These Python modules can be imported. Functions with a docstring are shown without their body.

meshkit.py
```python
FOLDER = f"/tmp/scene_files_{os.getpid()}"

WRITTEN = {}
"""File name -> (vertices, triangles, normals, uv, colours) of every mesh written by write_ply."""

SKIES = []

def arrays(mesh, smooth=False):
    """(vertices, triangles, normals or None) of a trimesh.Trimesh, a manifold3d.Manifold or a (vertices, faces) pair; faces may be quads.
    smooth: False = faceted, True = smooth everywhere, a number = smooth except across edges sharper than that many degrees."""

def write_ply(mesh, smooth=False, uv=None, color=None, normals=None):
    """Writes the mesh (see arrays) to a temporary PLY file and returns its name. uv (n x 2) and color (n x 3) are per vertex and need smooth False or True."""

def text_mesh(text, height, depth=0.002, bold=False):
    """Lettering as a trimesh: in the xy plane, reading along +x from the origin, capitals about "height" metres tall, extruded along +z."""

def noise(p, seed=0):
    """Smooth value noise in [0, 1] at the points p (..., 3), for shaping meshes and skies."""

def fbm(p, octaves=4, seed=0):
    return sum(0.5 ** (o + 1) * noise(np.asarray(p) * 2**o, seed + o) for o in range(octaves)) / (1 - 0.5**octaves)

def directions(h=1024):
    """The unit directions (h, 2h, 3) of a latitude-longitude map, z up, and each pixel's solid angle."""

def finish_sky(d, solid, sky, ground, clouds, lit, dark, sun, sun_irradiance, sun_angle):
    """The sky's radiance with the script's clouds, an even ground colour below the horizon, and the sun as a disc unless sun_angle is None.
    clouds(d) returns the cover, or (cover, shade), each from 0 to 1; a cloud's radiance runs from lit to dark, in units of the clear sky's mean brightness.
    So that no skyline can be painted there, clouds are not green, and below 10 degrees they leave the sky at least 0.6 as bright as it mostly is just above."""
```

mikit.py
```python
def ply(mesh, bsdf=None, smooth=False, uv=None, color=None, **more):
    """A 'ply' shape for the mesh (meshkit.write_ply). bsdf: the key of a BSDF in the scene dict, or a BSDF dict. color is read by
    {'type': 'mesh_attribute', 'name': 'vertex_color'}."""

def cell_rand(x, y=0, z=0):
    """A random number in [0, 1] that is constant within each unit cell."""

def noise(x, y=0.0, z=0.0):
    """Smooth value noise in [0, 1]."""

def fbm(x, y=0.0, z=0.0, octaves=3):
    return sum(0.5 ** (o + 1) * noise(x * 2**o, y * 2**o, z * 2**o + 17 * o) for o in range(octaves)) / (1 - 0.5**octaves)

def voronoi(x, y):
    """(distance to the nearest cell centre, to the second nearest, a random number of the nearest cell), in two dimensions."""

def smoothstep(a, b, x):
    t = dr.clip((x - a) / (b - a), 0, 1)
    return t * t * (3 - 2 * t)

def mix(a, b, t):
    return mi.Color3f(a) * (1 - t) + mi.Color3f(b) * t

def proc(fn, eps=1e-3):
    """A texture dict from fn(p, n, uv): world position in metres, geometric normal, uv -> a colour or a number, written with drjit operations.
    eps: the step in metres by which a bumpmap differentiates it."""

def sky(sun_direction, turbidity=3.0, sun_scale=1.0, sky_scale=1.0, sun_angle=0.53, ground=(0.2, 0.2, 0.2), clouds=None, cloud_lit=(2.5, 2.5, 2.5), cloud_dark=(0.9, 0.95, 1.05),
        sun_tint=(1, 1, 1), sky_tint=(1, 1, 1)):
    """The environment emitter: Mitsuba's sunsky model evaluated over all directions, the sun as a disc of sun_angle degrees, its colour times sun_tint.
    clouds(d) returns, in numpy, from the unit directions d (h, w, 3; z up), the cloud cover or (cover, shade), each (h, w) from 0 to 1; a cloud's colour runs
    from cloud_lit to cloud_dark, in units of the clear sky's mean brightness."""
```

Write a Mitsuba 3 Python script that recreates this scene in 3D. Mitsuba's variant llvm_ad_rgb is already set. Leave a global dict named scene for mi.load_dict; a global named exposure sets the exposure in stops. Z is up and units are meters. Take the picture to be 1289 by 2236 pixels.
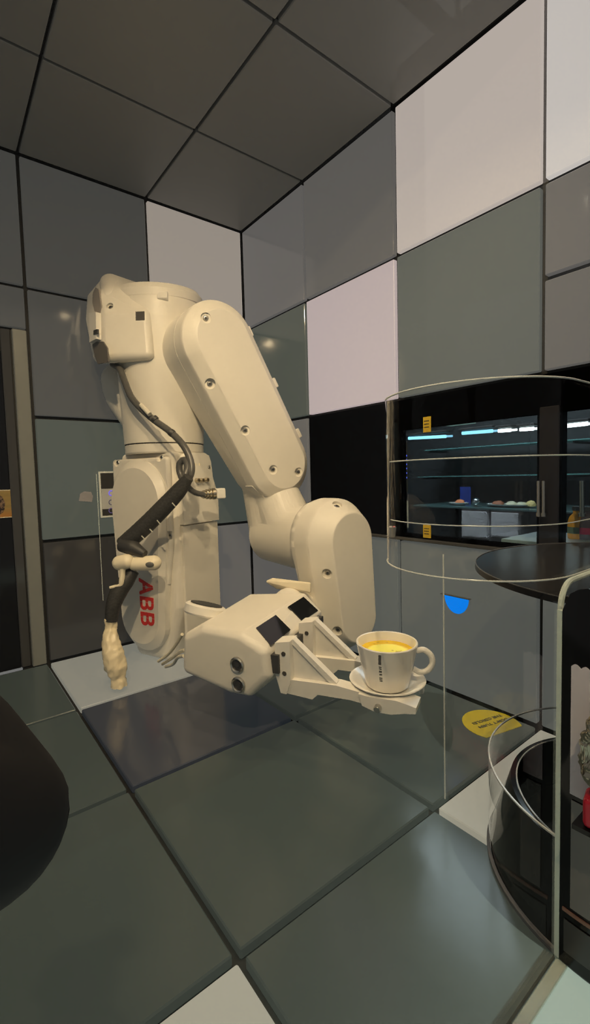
import math, random
import numpy as np, trimesh, manifold3d as m3, mitsuba as mi, drjit as dr
import mikit, meshkit
from mikit import noise, fbm, smoothstep, mix
from shapely.geometry import Polygon, Point, box as sbox
random.seed(7); rng = np.random.default_rng(7)
T = mi.ScalarTransform4f
scene, labels = {}, {}
exposure = 0.0

# ---------------------------------------------------------------- camera
S = 0.3                                   # one wall panel of the display case, metres
FPX, CX, CY, W, H = 1010.78, 642.06, 1103.55, 1289, 2236
CAM = np.array([0.79739, 1.25635, 0.44279])
FWD = np.array([-0.6118, -0.7885, -0.0631]); FWD /= np.linalg.norm(FWD)
UP = np.array([-0.0600, -0.0336, 0.9976]); UP -= FWD * (UP @ FWD); UP /= np.linalg.norm(UP)
RIGHT = np.cross(FWD, UP)
scene['camera'] = {'type': 'perspective', 'fov': 2 * math.degrees(math.atan(W / 2 / FPX)), 'fov_axis': 'x', 'near_clip': 0.01, 'far_clip': 50.0,
                   'principal_point_offset_x': (W / 2 - CX) / W, 'principal_point_offset_y': (H / 2 - CY) / H,
                   'to_world': T().look_at(origin=CAM.tolist(), target=(CAM + FWD).tolist(), up=UP.tolist())}

# ---------------------------------------------------------------- light
scene['room_light'] = {'type': 'constant', 'radiance': {'type': 'rgb', 'value': [0.15, 0.15, 0.142]}}     # the cafe around the glass case
# warm spotlights, both out of frame: (position, aim, radiance, snoot length, bulb radius)
TRACK = (np.array([1.05, 1.60, 1.38]), np.array([0.25, 0.40, 0.40]), (4400., 3400., 2000.), .060, .018)     # on the cafe's track, shines in through the glass front
CEIL = (np.array([0.70, 0.86, 1.172]), np.array([0.38, 0.38, 0.45]), (1500., 1125., 640.), .022, .014)      # under the ceiling of the case
SMALL = (np.array([0.315, 0.93, 1.172]), np.array([0.20, 0.76, 0.15]), (2200., 1690., 1000.), .024, .010)
LIT = {'lit_white': (0.43, 0.375, 0.335), 'lit_bright': (0.52, 0.49, 0.46), 'lit_violet': (0.40, 0.33, 0.33), 'lit_dim': (0.275, 0.24, 0.205),
       'lit_floor': (0.175, 0.172, 0.14), 'lit_floor_warm': (0.29, 0.275, 0.21), 'lit_counter': (0.28, 0.35, 0.28)}
TUBE_COLD, TUBE_WHITE = (.45, 1.1, 1.45), (3.0, 3.4, 3.3)
# faint glow added to unlit panels and floor tiles, stands in for ambient light
FILL_GLOW = {'grey': (.088, .084, .078), 'green': (.075, .079, .072), 'violet': (.092, .088, .084), 'dark': (.044, .044, .040), 'dark_green': (.047, .055, .046), 'deep': (.006, .006, .006), 'floor': (.020, .023, .019), 'floor_blue': (.008, .011, .014)}
LIT.update(FILL_GLOW)

# ---------------------------------------------------------------- pixel helpers: a pixel of the photograph and a plane or a depth give a point
def ray(u, v):
    d = FWD + RIGHT * ((u - CX) / FPX) - UP * ((v - CY) / FPX)
    return d
def at(u, v, depth): return CAM + ray(u, v) * depth
def onplane(u, v, p0, n):
    d = ray(u, v); return CAM + d * (((np.asarray(p0) - CAM) @ n) / (d @ n))
def onx(u, v, x): return onplane(u, v, (x, 0, 0), np.array([1., 0, 0]))
def ony(u, v, y): return onplane(u, v, (0, y, 0), np.array([0, 1., 0]))
def onz(u, v, z): return onplane(u, v, (0, 0, z), np.array([0, 0, 1.]))
def unit(v): v = np.asarray(v, float); return v / np.linalg.norm(v)
def hit(mesh, u, v):
    """first point and outward normal of the mesh under a pixel"""
    tri = np.asarray(mesh.triangles); d = ray(u, v)
    e1, e2 = tri[:, 1] - tri[:, 0], tri[:, 2] - tri[:, 0]
    p = np.cross(d, e2); det = (e1 * p).sum(1); det = np.where(abs(det) < 1e-14, 1e-14, det)
    s = CAM - tri[:, 0]; a = (s * p).sum(1) / det; q = np.cross(s, e1); b = (q @ d) / det; t = (e2 * q).sum(1) / det
    ok = (a >= -1e-6) & (b >= -1e-6) & (a + b <= 1 + 1e-6) & (t > 0)
    if not ok.any(): return None
    t = np.where(ok, t, 1e9); i = t.argmin()
    n = unit(np.cross(e1[i], e2[i])); n = n if n @ d < 0 else -n
    return CAM + d * t[i], n

# ---------------------------------------------------------------- mesh helpers
def tm(man):
    m = man.to_mesh(); return trimesh.Trimesh(m.vert_properties[:, :3], m.tri_verts, process=False)
def man(mesh):
    mesh = mesh.copy(); mesh.merge_vertices()
    return m3.Manifold(m3.Mesh(np.asarray(mesh.vertices, np.float32), np.asarray(mesh.faces, np.uint32)))
def frame(o, x, y, z):
    M = np.eye(4); M[:3, 0], M[:3, 1], M[:3, 2], M[:3, 3] = x, y, z, o; return M
def frame_n(o, n, hint=(0, 0, 1)):
    n = unit(n); h = np.asarray(hint, float)
    if abs(h @ n) > 0.95: h = np.array([1., 0, 0])
    x = unit(np.cross(h, n)); return frame(o, x, np.cross(n, x), n)
def moved(mesh, M): mesh = mesh.copy(); mesh.apply_transform(M); return mesh
def sphere(c, r, seg=20): return m3.Manifold.sphere(r, seg).translate(tuple(map(float, c)))
def hull(pts, r, seg=20):
    rs = np.broadcast_to(r, (len(pts),)); return m3.Manifold.batch_hull([sphere(p, q, seg) for p, q in zip(pts, rs)])
def hull_points(pts): return m3.Manifold.hull_points(np.asarray(pts, float))
def rbox(a, b, r=0.004, seg=10):
    a, b = np.minimum(a, b) + r, np.maximum(a, b) - r
    return tm(hull([(x, y, z) for x in (a[0], b[0]) for y in (a[1], b[1]) for z in (a[2], b[2])], r, seg))
def bbox(a, b): 
    a, b = np.minimum(a, b), np.maximum(a, b)
    return trimesh.creation.box(extents=b - a, transform=trimesh.transformations.translation_matrix((a + b) / 2))
def bevel_box(a, b, c=0.002):
    """box with chamfered edges, 24 corner points"""
    a, b = np.minimum(a, b), np.maximum(a, b); pts = []
    for i in range(8):
        p = [(a, b)[(i >> k) & 1][k] for k in range(3)]
        for k in range(3):
            q = np.array(p, float)
            for j in range(3):
                if j != k: q[j] += c if q[j] == a[j] else -c
            pts.append(q)
    return tm(hull_points(pts))
def cyl(p0, p1, r0, r1=None, seg=32):
    p0, p1 = np.asarray(p0, float), np.asarray(p1, float); h = np.linalg.norm(p1 - p0)
    c = tm(m3.Manifold.cylinder(h, r0, r0 if r1 is None else r1, seg)); return moved(c, frame_n(p0, p1 - p0))
def lathe(profile, M=None, seg=48):
    m = trimesh.creation.revolve(np.asarray(profile, float), sections=seg)
    return m if M is None else moved(m, M)
def loft(rings, cap=True):
    n = len(rings[0]); v = np.vstack(rings); f = []
    for k in range(len(rings) - 1):
        for i in range(n):
            a, b = k * n + i, k * n + (i + 1) % n; f += [[a, b, b + n], [a, b + n, a + n]]
    if cap:
        for k, o in ((0, 1), (len(rings) - 1, 0)):
            c = len(v); v = np.vstack([v, rings[k].mean(0)])
            for i in range(n):
                a, b = k * n + i, k * n + (i + 1) % n; f.append([c, b, a] if o else [c, a, b])
    m = trimesh.Trimesh(v, np.array(f), process=False); m.fix_normals(); return m
def catmull(p, n=12):
    p = np.asarray(p, float); p = np.vstack([2 * p[0] - p[1], p, 2 * p[-1] - p[-2]]); out = []
    for i in range(1, len(p) - 2):
        for t in np.linspace(0, 1, n, endpoint=False):
            a, b, c, d = p[i - 1:i + 3]; out.append(0.5 * (2 * b + (c - a) * t + (2 * a - 5 * b + 4 * c - d) * t * t + (3 * b - a - 3 * c + d) * t ** 3))
    return np.vstack([out, p[-2]])
def tube(pts, r, seg=12, n=10, smooth=True):
    p = catmull(pts, n) if smooth else np.asarray(pts, float)
    r = np.interp(np.linspace(0, 1, len(p)), np.linspace(0, 1, np.size(r)), np.atleast_1d(r))
    t = np.gradient(p, axis=0); t /= np.linalg.norm(t, axis=1, keepdims=True)
    x = unit(np.cross(t[0], [0.3, 0.2, 0.9])); rings = []
    for i in range(len(p)):
        x = unit(x - t[i] * (x @ t[i])); y = np.cross(t[i], x); a = np.linspace(0, 2 * np.pi, seg, endpoint=False)
        rings.append(p[i] + r[i] * (np.cos(a)[:, None] * x + np.sin(a)[:, None] * y))
    return loft(rings)
def prism(poly3, n, thick):
    """polygon of 3D points in a plane, extruded by thick along n, centred"""
    p = np.asarray(poly3, float); n = unit(n); o = p[0]; x = unit(p[1] - o); y = np.cross(n, x)
    P = Polygon([((q - o) @ x, (q - o) @ y) for q in p])
    m = trimesh.creation.extrude_polygon(P.buffer(0), thick, engine='earcut'); return moved(m, frame(o - n * thick / 2, x, y, n))
def cat(*ms): return trimesh.util.concatenate([m for m in ms])
def stadium(a, b, ra, rb, seg=72):
    """outline of the hull of two circles in 2D, one point per normal angle"""
    a, b = np.asarray(a, float), np.asarray(b, float); t = np.linspace(0, 2 * np.pi, seg, endpoint=False)
    n = np.c_[np.cos(t), np.sin(t)]; sa, sb = n @ a + ra, n @ b + rb
    return np.where((sa > sb)[:, None], a + ra * n, b + rb * n)

# ---------------------------------------------------------------- naming helpers
used = {}
def numbered(name):
    k = used.get(name, 0); used[name] = k + 1
    return name if k == 0 else f'{name}_{k:03d}'
def tag(key, label=None, cat_=None, group=None, kind=None):
    d = labels.setdefault(key, {})
    if label: d['label'] = label
    if cat_: d['category'] = cat_
    if group: d['group'] = group
    if kind: d['kind'] = kind
    return key
def thing(name, label, cat_, group=None): return tag(numbered(name), label, cat_, group)
def obj(name, mesh, bsdf, parent=None, smooth=30, label=None, emit=None, **more):
    key = numbered(f'{parent}__{name}' if parent else name)
    d = mikit.ply(mesh, bsdf, smooth=smooth, **more)
    if emit is not None: d['emitter'] = {'type': 'area', 'radiance': {'type': 'rgb', 'value': list(emit)}}
    scene[key] = d
    if label: tag(key, label)
    return key
def struct(name, mesh, bsdf, label=None, parent=None, **k):
    key = obj(name, mesh, bsdf, parent, **k)
    if not parent: tag(key, label, None, None, 'structure')
    return key

# ---------------------------------------------------------------- materials
def principled(name, rgb, rough=0.4, metal=0.0, spec=0.5, **more):
    c = rgb if isinstance(rgb, dict) else {'type': 'rgb', 'value': list(rgb)}
    scene[name] = {'type': 'twosided', 'bsdf': {'type': 'principled', 'base_color': c, 'roughness': rough, 'metallic': metal, 'specular': spec, **more}}
    return name
def speck(rgb, amt=0.04, f=40.0):
    def fn(p, n, uv): return mi.Color3f(*rgb) * (1 - amt + 2 * amt * fbm(p.x * f, p.y * f, p.z * f, 3))
    return mikit.proc(fn)
shell = principled('mat_shell', speck((0.70, 0.665, 0.585), 0.015, 25), 0.42)
shell2 = principled('mat_shell_lighter', (0.74, 0.71, 0.64), 0.38)
ivory = principled('mat_ivory', (0.78, 0.70, 0.52), 0.35)
seam_m = principled('mat_seam', (0.05, 0.045, 0.04), 0.6)
steel = principled('mat_steel', (0.55, 0.53, 0.48), 0.3, 1.0)
brass = principled('mat_brass', (0.62, 0.55, 0.42), 0.3, 1.0)
dark = principled('mat_dark', (0.035, 0.035, 0.035), 0.5)
blackgloss = principled('mat_black_gloss', (0.006, 0.006, 0.007), 0.08, 0.0, 0.35)
blackmat = principled('mat_black_matte', (0.001, 0.001, 0.0012), 0.6, 0.0, 0.0)
rubber = principled('mat_cable', (0.085, 0.083, 0.078), 0.3)
sleeve_m = principled('mat_sleeve', speck((0.035, 0.034, 0.031), 0.3, 300), 0.5)
tape_m = principled('mat_tape', (0.80, 0.69, 0.47), 0.35)
joint_m = principled('mat_joint', (0.012, 0.012, 0.011), 0.7)
red_m = principled('mat_logo_red', (0.62, 0.035, 0.03), 0.5)
porcelain = principled('mat_porcelain', (0.82, 0.79, 0.72), 0.12, 0.0, 0.5, clearcoat=0.5, clearcoat_gloss=0.9)
print_m = principled('mat_print', (0.07, 0.07, 0.065), 0.5)
yellow_m = principled('mat_yellow', (0.90, 0.74, 0.0), 0.5)
text_m = principled('mat_text', (0.06, 0.045, 0.01), 0.6)
P_ROUGH = 0.09
def panel_mat(name, rgb, r=P_ROUGH, spec=0.5): return principled(name, speck(rgb, 0.03, 6), r, 0.0, spec)
pg = {'grey': panel_mat('mat_panel_grey', (0.07, 0.07, 0.07)), 'dark': panel_mat('mat_panel_dark', (0.055, 0.055, 0.055)), 'green': panel_mat('mat_panel_green', (0.06, 0.07, 0.067)),
      'deep': panel_mat('mat_panel_deep', (0.045, 0.045, 0.045)), 'violet': panel_mat('mat_panel_violet', (0.08, 0.08, 0.08)), 'dark_green': panel_mat('mat_panel_dark_green', (0.05, 0.055, 0.05)),
      'floor': panel_mat('mat_floor', (0.038, 0.050, 0.047), 0.2, 0.35), 'floor_blue': panel_mat('mat_floor_blue', (0.045, 0.048, 0.062), 0.13),
      'ceil': panel_mat('mat_ceiling', (0.25, 0.25, 0.24), 0.45), 'pillar': panel_mat('mat_pillar', (0.20, 0.21, 0.20), 0.35)}
lit_bsdf = principled('mat_lit', (0.12, 0.118, 0.115), 0.3, 0.0, 0.25)
scene['mat_glass_clear'] = {'type': 'thindielectric', 'int_ior': 1.18}
scene['mat_glass_shine'] = {'type': 'thindielectric', 'int_ior': 1.16}
scene['mat_glass_edge'] = {'type': 'twosided', 'bsdf': {'type': 'principled', 'base_color': {'type': 'rgb', 'value': [0.62, 0.70, 0.62]}, 'roughness': 0.2, 'specular': 0.6}}
edge_m, glass_m, shine_m = 'mat_glass_edge', 'mat_glass_clear', 'mat_glass_shine'

# ================================================================ the room: case of glass panels, some backlit
GAP, TH = 0.0042, 0.012
def panel_grid(holder, plane, cells, name='panel'):
    for (u0, u1, v0, v1, look) in cells:
        g = GAP
        a = {'x': (-TH, u0 + g, v0 + g), 'y': (u0 + g, -TH, v0 + g), 'z': (u0 + g, v0 + g, -TH), 'c': (u0 + g * .7, v0 + g * .7, 1.2 + TH)}[plane]
        b = {'x': (0, u1 - g, v1 - g), 'y': (u1 - g, 0, v1 - g), 'z': (u1 - g, v1 - g, 0), 'c': (u1 - g * .7, v1 - g * .7, 1.2)}[plane]
        lit = LIT.get(look)
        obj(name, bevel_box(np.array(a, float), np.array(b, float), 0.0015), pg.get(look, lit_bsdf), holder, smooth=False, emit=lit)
Y1 = 1.5
# right wall: plane x = 0, cells (y0, y1, z0, z1)
back = [bbox((-0.03, -0.03, -.03), (-TH, 0.3, 1.23)), bbox((-0.03, 0.3, 0.6), (-TH, Y1, 1.23)), bbox((-0.03, 0.3, -.03), (-TH, Y1, 0.3))]
wr = struct('wall_right', cat(*back), joint_m, 'right wall of square glass panels, some backlit, with a long dark window band', smooth=False)
c = []
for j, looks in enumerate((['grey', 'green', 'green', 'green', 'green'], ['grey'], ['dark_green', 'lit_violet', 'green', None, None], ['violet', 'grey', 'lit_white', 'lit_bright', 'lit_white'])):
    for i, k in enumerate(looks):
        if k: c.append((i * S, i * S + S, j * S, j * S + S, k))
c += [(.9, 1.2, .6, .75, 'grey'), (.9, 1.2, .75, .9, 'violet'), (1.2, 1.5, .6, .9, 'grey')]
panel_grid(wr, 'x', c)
# left wall: plane y = 0, cells (x0, x1, z0, z1)
wl = struct('wall_left', cat(bbox((-.03, -0.03, -.03), (.652, -TH, 1.23)), bbox((.652, -.03, .80), (1.2, -TH, 1.23))), joint_m, 'left wall of square grey glass panels with one lit panel by the corner', smooth=False)
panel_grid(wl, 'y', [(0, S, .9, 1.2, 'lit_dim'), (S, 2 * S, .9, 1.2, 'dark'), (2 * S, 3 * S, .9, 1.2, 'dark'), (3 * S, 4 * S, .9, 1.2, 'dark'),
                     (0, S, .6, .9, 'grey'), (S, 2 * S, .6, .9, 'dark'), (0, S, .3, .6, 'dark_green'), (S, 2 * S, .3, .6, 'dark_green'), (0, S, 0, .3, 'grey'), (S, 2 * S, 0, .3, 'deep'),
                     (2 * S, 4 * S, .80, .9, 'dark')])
# floor and ceiling
fl = struct('floor', bbox((-.03, -.03, -.03), (1.2, 1.2, -TH)), joint_m, 'dark glossy floor of square glass tiles, some lit from below', smooth=False)
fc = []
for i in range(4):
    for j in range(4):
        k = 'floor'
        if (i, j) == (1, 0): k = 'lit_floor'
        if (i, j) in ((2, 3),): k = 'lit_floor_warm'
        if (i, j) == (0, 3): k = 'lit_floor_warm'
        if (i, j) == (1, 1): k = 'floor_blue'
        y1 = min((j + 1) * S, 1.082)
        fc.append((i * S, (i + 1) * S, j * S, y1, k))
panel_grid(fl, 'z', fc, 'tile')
ce = struct('ceiling', bbox((-.03, -.03, 1.2 + TH), (1.2, 1.10, 1.23)), joint_m, 'ceiling of square grey panels with thin dark joints', smooth=False)
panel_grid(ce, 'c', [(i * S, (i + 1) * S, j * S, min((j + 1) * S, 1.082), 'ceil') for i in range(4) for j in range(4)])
# counter in front of the glass
ct = struct('trim_1', bevel_box((-.03, 1.09, -.02), (1.2, 1.5, -.0005), .002), lit_bsdf, 'pale green lit counter strip in front of the glass', smooth=False, emit=LIT['lit_counter'])
# door at the end of the left wall
st = struct('door_1', bevel_box((.6562, -.028, 0), (1.2, -.014, .7468), .0008), blackgloss, 'black glass door at the left edge beside a grey post', smooth=False)
obj('post', bevel_box((.604, -.02, .0), (.634, .004, .80), .002), pg['pillar'], st, smooth=False, label='light grey upright door post')
obj('reveal', bevel_box((.636, -.03, .0), (.656, -.008, .80), .002), pg['dark'], st, smooth=False)
obj('lintel', bevel_box((.656, -.03, .747), (1.2, -.010, .798), .002), pg['deep'], st, smooth=False)
def picture(p, n, uv):
    cx, cz = 0.6995, 0.395
    dx, dz = (p.x - cx) * 1.0, p.z - cz
    r = dr.sqrt(dx * dx + dz * dz) + 0.003 * (fbm(p.x * 260, p.z * 260, 3.0, 3) - .5)
    wood = mix((0.34, 0.22, 0.07), (0.26, 0.19, 0.06), fbm(p.x * 60, p.z * 200, 1.0, 3))
    wood = mix(wood, (0.40, 0.17, 0.03), smoothstep(0.39, 0.365, p.z))
    choc = mix((0.02, 0.008, 0.006), (0.22, 0.14, 0.09), smoothstep(.45, .75, fbm(p.x * 240, p.z * 240, 9.0, 3)))
    c = mix(choc, wood, smoothstep(0.030, 0.0325, r))
    return mix((0.42, 0.52, 0.58), c, smoothstep(0.0195, 0.021, r))
principled('mat_picture', mikit.proc(picture), 0.5)
pk = thing('picture', 'square picture of a chocolate ring on wood, on the black door', 'picture')
zt, zb = ony(27, 1071, 0)[2], ony(32, 1128, 0)[2]
obj('print', bevel_box((.6555, -.0125, zb), (.735, -.0105, zt), .0004), 'mat_picture', pk, smooth=False)
obj('border', cat(bbox((.6535, -.0128, zb - .002), (.6555, -.0100, zt + .002)), bbox((.6555, -.0128, zt), (.735, -.0100, zt + .002)), bbox((.6555, -.0128, zb - .002), (.735, -.0100, zb))), ivory, pk, smooth=False)

# ================================================================ window band of the right wall and the cafe room behind it
wb = struct('window_1', None or cat(bbox((-.02, .302, .302), (-.002, .607, .598)), bbox((-.02, .607, .535), (-.002, 1.5, .598)), bbox((-.02, .607, .302), (-.002, 1.5, .312)),
            bbox((-.02, .893, .312), (-.002, .932, .535))), blackmat, 'long black window band with two dark panes in the right wall', smooth=False)
scene['mat_pane'] = {'type': 'thindielectric', 'int_ior': 1.25, 'specular_transmittance': {'type': 'rgb', 'value': [.82, .93, .95]}}
for y0, y1 in ((.607, .893), (.932, 1.5)):
    obj('pane', trimesh.Trimesh([(-.012, y0, .312), (-.012, y1, .312), (-.012, y1, .535), (-.012, y0, .535)], [[0, 1, 2], [0, 2, 3]], process=False), 'mat_pane', wb, smooth=False)
obj('mullion', bevel_box((-.006, .897, .31), (.001, .928, .545), .0015), principled('mat_mullion', (.012, .011, .013), .5, 0, .2), wb, smooth=False)
obj('sill', bevel_box((-.02, .30, .299), (.008, 1.5, .305), .001), pg['dark'], wb, smooth=False)
back_m = principled('mat_back_room', (0.035, 0.040, 0.043), 0.6)
cab_m = principled('mat_cabinet', (0.50, 0.48, 0.50), 0.4)
struct('wall_back', bbox((-1.92, -1.7, -.5), (-1.9, 1.6, 1.3)), back_m, 'dark back wall of the room behind the window', smooth=False)
struct('wall_front', cat(bbox((-1.9, -1.72, -.5), (-.05, -1.7, 1.3)), bbox((-1.9, 1.6, -.5), (-.05, 1.62, 1.3))), back_m, 'dark side walls of the room behind the window', smooth=False)
struct('trim_2', cat(bbox((-1.9, -1.7, -.52), (-.05, 1.6, -.5)), bbox((-1.9, -1.7, 1.3), (-.05, 1.6, 1.32))), back_m, 'dark floor and ceiling of the room behind the window', smooth=False)
XL = -1.4
def lamp(us, rgb, label, wide=.012):
    a, b = onx(*us[0], XL), onx(*us[1], XL)
    k = thing('tube_lamp', label, 'lamp', 'tube lamps behind the window')
    obj('housing', bevel_box((XL - .03, a[1] - .01, a[2] + wide), (XL + .02, b[1] + .01, a[2] + wide + .012), .002), dark, k, smooth=False)
    obj('tube', cyl((XL, a[1], a[2]), (XL, b[1], b[2]), wide * .75, None, 12), lit_bsdf, k, emit=rgb)
    obj('tube', cyl((XL - .06, a[1], a[2] + .004), (XL - .06, b[1], b[2] + .004), wide * .5, None, 12), lit_bsdf, k, emit=np.array(rgb) * .6)  # dimmer glowing copy that imitates the reflection of the tube
lamp([(893, 957), (974, 953)], TUBE_COLD, 'blue-white tube lamp, leftmost behind the window pane')
lamp([(1010, 946), (1076, 941)], TUBE_COLD, 'blue-white tube lamp, second from the left behind the window pane')
lamp([(1089, 941), (1116, 939)], TUBE_WHITE, 'short white tube lamp in the middle of the left pane')
lamp([(1136, 938), (1166, 936)], TUBE_WHITE, 'short white tube lamp just left of the window mullion')
lamp([(1199, 934), (1284, 925)], TUBE_WHITE, 'long white tube lamp behind the right window pane')
a = onx(1000, 922, XL); k = thing('ceiling_panel_lamp', 'small pale green lamp panel above the leftmost tubes', 'lamp')
obj('diffuser', bevel_box((XL - .05, a[1] - .075, a[2] - .012), (XL, a[1] + .075, a[2] + .012), .002), lit_bsdf, k, smooth=False, emit=(.10, .16, .13))
obj('frame', bevel_box((XL - .06, a[1] - .08, a[2] + .0125), (XL + .005, a[1] + .08, a[2] + .02), .002), dark, k, smooth=False)
shelf_m = principled('mat_shelf_edge', (.12, .30, .29), .2)
for i, (v, u0, nm) in enumerate(((985, 925, 'highest thin glass shelf behind the window'), (1043, 912, 'middle thin glass shelf behind the window'))):
    a, b = onx(u0, v, XL - .25), onx(1289, v - 6, XL - .25)
    k = thing('glass_shelf', nm, 'shelf', 'glass shelves behind the window')
    obj('board', bevel_box((XL - .45, a[1], a[2]), (XL - .25, 1.2, a[2] + .006), .001), shelf_m, k, smooth=False)
    for yy in (a[1] + .02, .3, 1.15): obj('bracket', bevel_box((XL - .48, yy, a[2] - .012), (XL - .28, yy + .008, a[2] - .0005), .001), dark, k, smooth=False)
# back counter with cabinets and plates
zc = onx(1000, 1106, XL)[2]
for u0, u1, nm in ((1008, 1068, 'pale grey cabinet under the small plate'), (1072, 1137, 'pale grey cabinet under the long platter')):
    a, b = onx(u0, 1110, XL), onx(u1, 1175, XL)
    k = thing('cabinet', nm, 'cabinet', 'pale cabinets behind the window')
    obj('body', bevel_box((XL - .4, a[1], -.5), (XL, b[1], zc - .012), .003), cab_m, k, smooth=False)
    obj('door', bevel_box((XL + .0005, a[1] + .006, b[2]), (XL + .010, b[1] - .006, zc - .02), .002), cab_m, k, smooth=False)
    obj('plinth', bevel_box((XL + .0005, a[1], b[2] - .10), (XL + .004, b[1], b[2] - .006), .001), dark, k, smooth=False)
k = thing('back_counter', 'dark counter top behind the window carrying plates', 'counter')
obj('top', bevel_box((XL - .42, onx(905, 1106, XL)[1], zc - .0115), (XL + .012, 1.3, zc - .0005), .002), principled('mat_counter_top', (.05, .09, .09), .15), k, smooth=False)
obj('leg', bevel_box((XL - .4, -.44, -.5), (XL - .36, -.40, zc - .012), .003), dark, k, smooth=False)
obj('leg', bevel_box((XL - .4, 1.2, -.5), (XL - .36, 1.24, zc - .012), .003), dark, k, smooth=False)
plate_m = principled('mat_plate', (.75, .80, .78), .2)
def plate(u, v, ru, label, oval=1.0):
    c0 = onx(u, v, XL - .1); r = ru * 2.05 / FPX
    m = lathe([(0, 0), (r * .6, 0), (r, .012), (r, .015), (r * .6, .004), (0, .004)], seg=40); m.apply_scale([.55 * oval, 1, 1])
    m.apply_translation((c0[0], c0[1], zc)); k = tag(obj('plate', m, plate_m), label, 'plate', 'white plates behind the window'); return c0[1]
y1 = plate(1002, 1098, 30, 'small white plate with one bun behind the window')
y2 = plate(1110, 1100, 56, 'long white platter with four pastries behind the window')
def pastry(u, rgb, w, label, shape, group=None):
    c0 = onx(u, 1098, XL - .1); m = trimesh.creation.icosphere(3); v = m.vertices.copy()
    v[:, 2] = np.where(v[:, 2] < -.35, -.35, v[:, 2]); v *= 1 + .25 * (meshkit.fbm(v * 2.2 + u, 3)[:, None] - .5)
    m.vertices = v * np.array([w * .8, w, w * shape]); m.apply_translation((c0[0], c0[1], zc + .0055 + .40 * w * shape))
    nm = f'mat_pastry_{u}'; principled(nm, speck(rgb, .3, 60), .6)
    return obj('pastry', m, nm) if 0 else tag(obj('bun' if u < 1020 else 'pastry', m, nm, smooth=True), label, 'pastry', group)
pastry(1005, (.75, .25, .10), .026, 'orange bun on the small plate', .75)
pastry(1088, (.28, .10, .05), .030, 'brown pastry, leftmost on the long platter', .6, 'pastries on the long platter')
pastry(1117, (.62, .60, .42), .026, 'cream pastry, second from the left on the long platter', .7, 'pastries on the long platter')
pastry(1139, (.58, .58, .42), .026, 'cream pastry, third from the left on the long platter', .6, 'pastries on the long platter')
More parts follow.
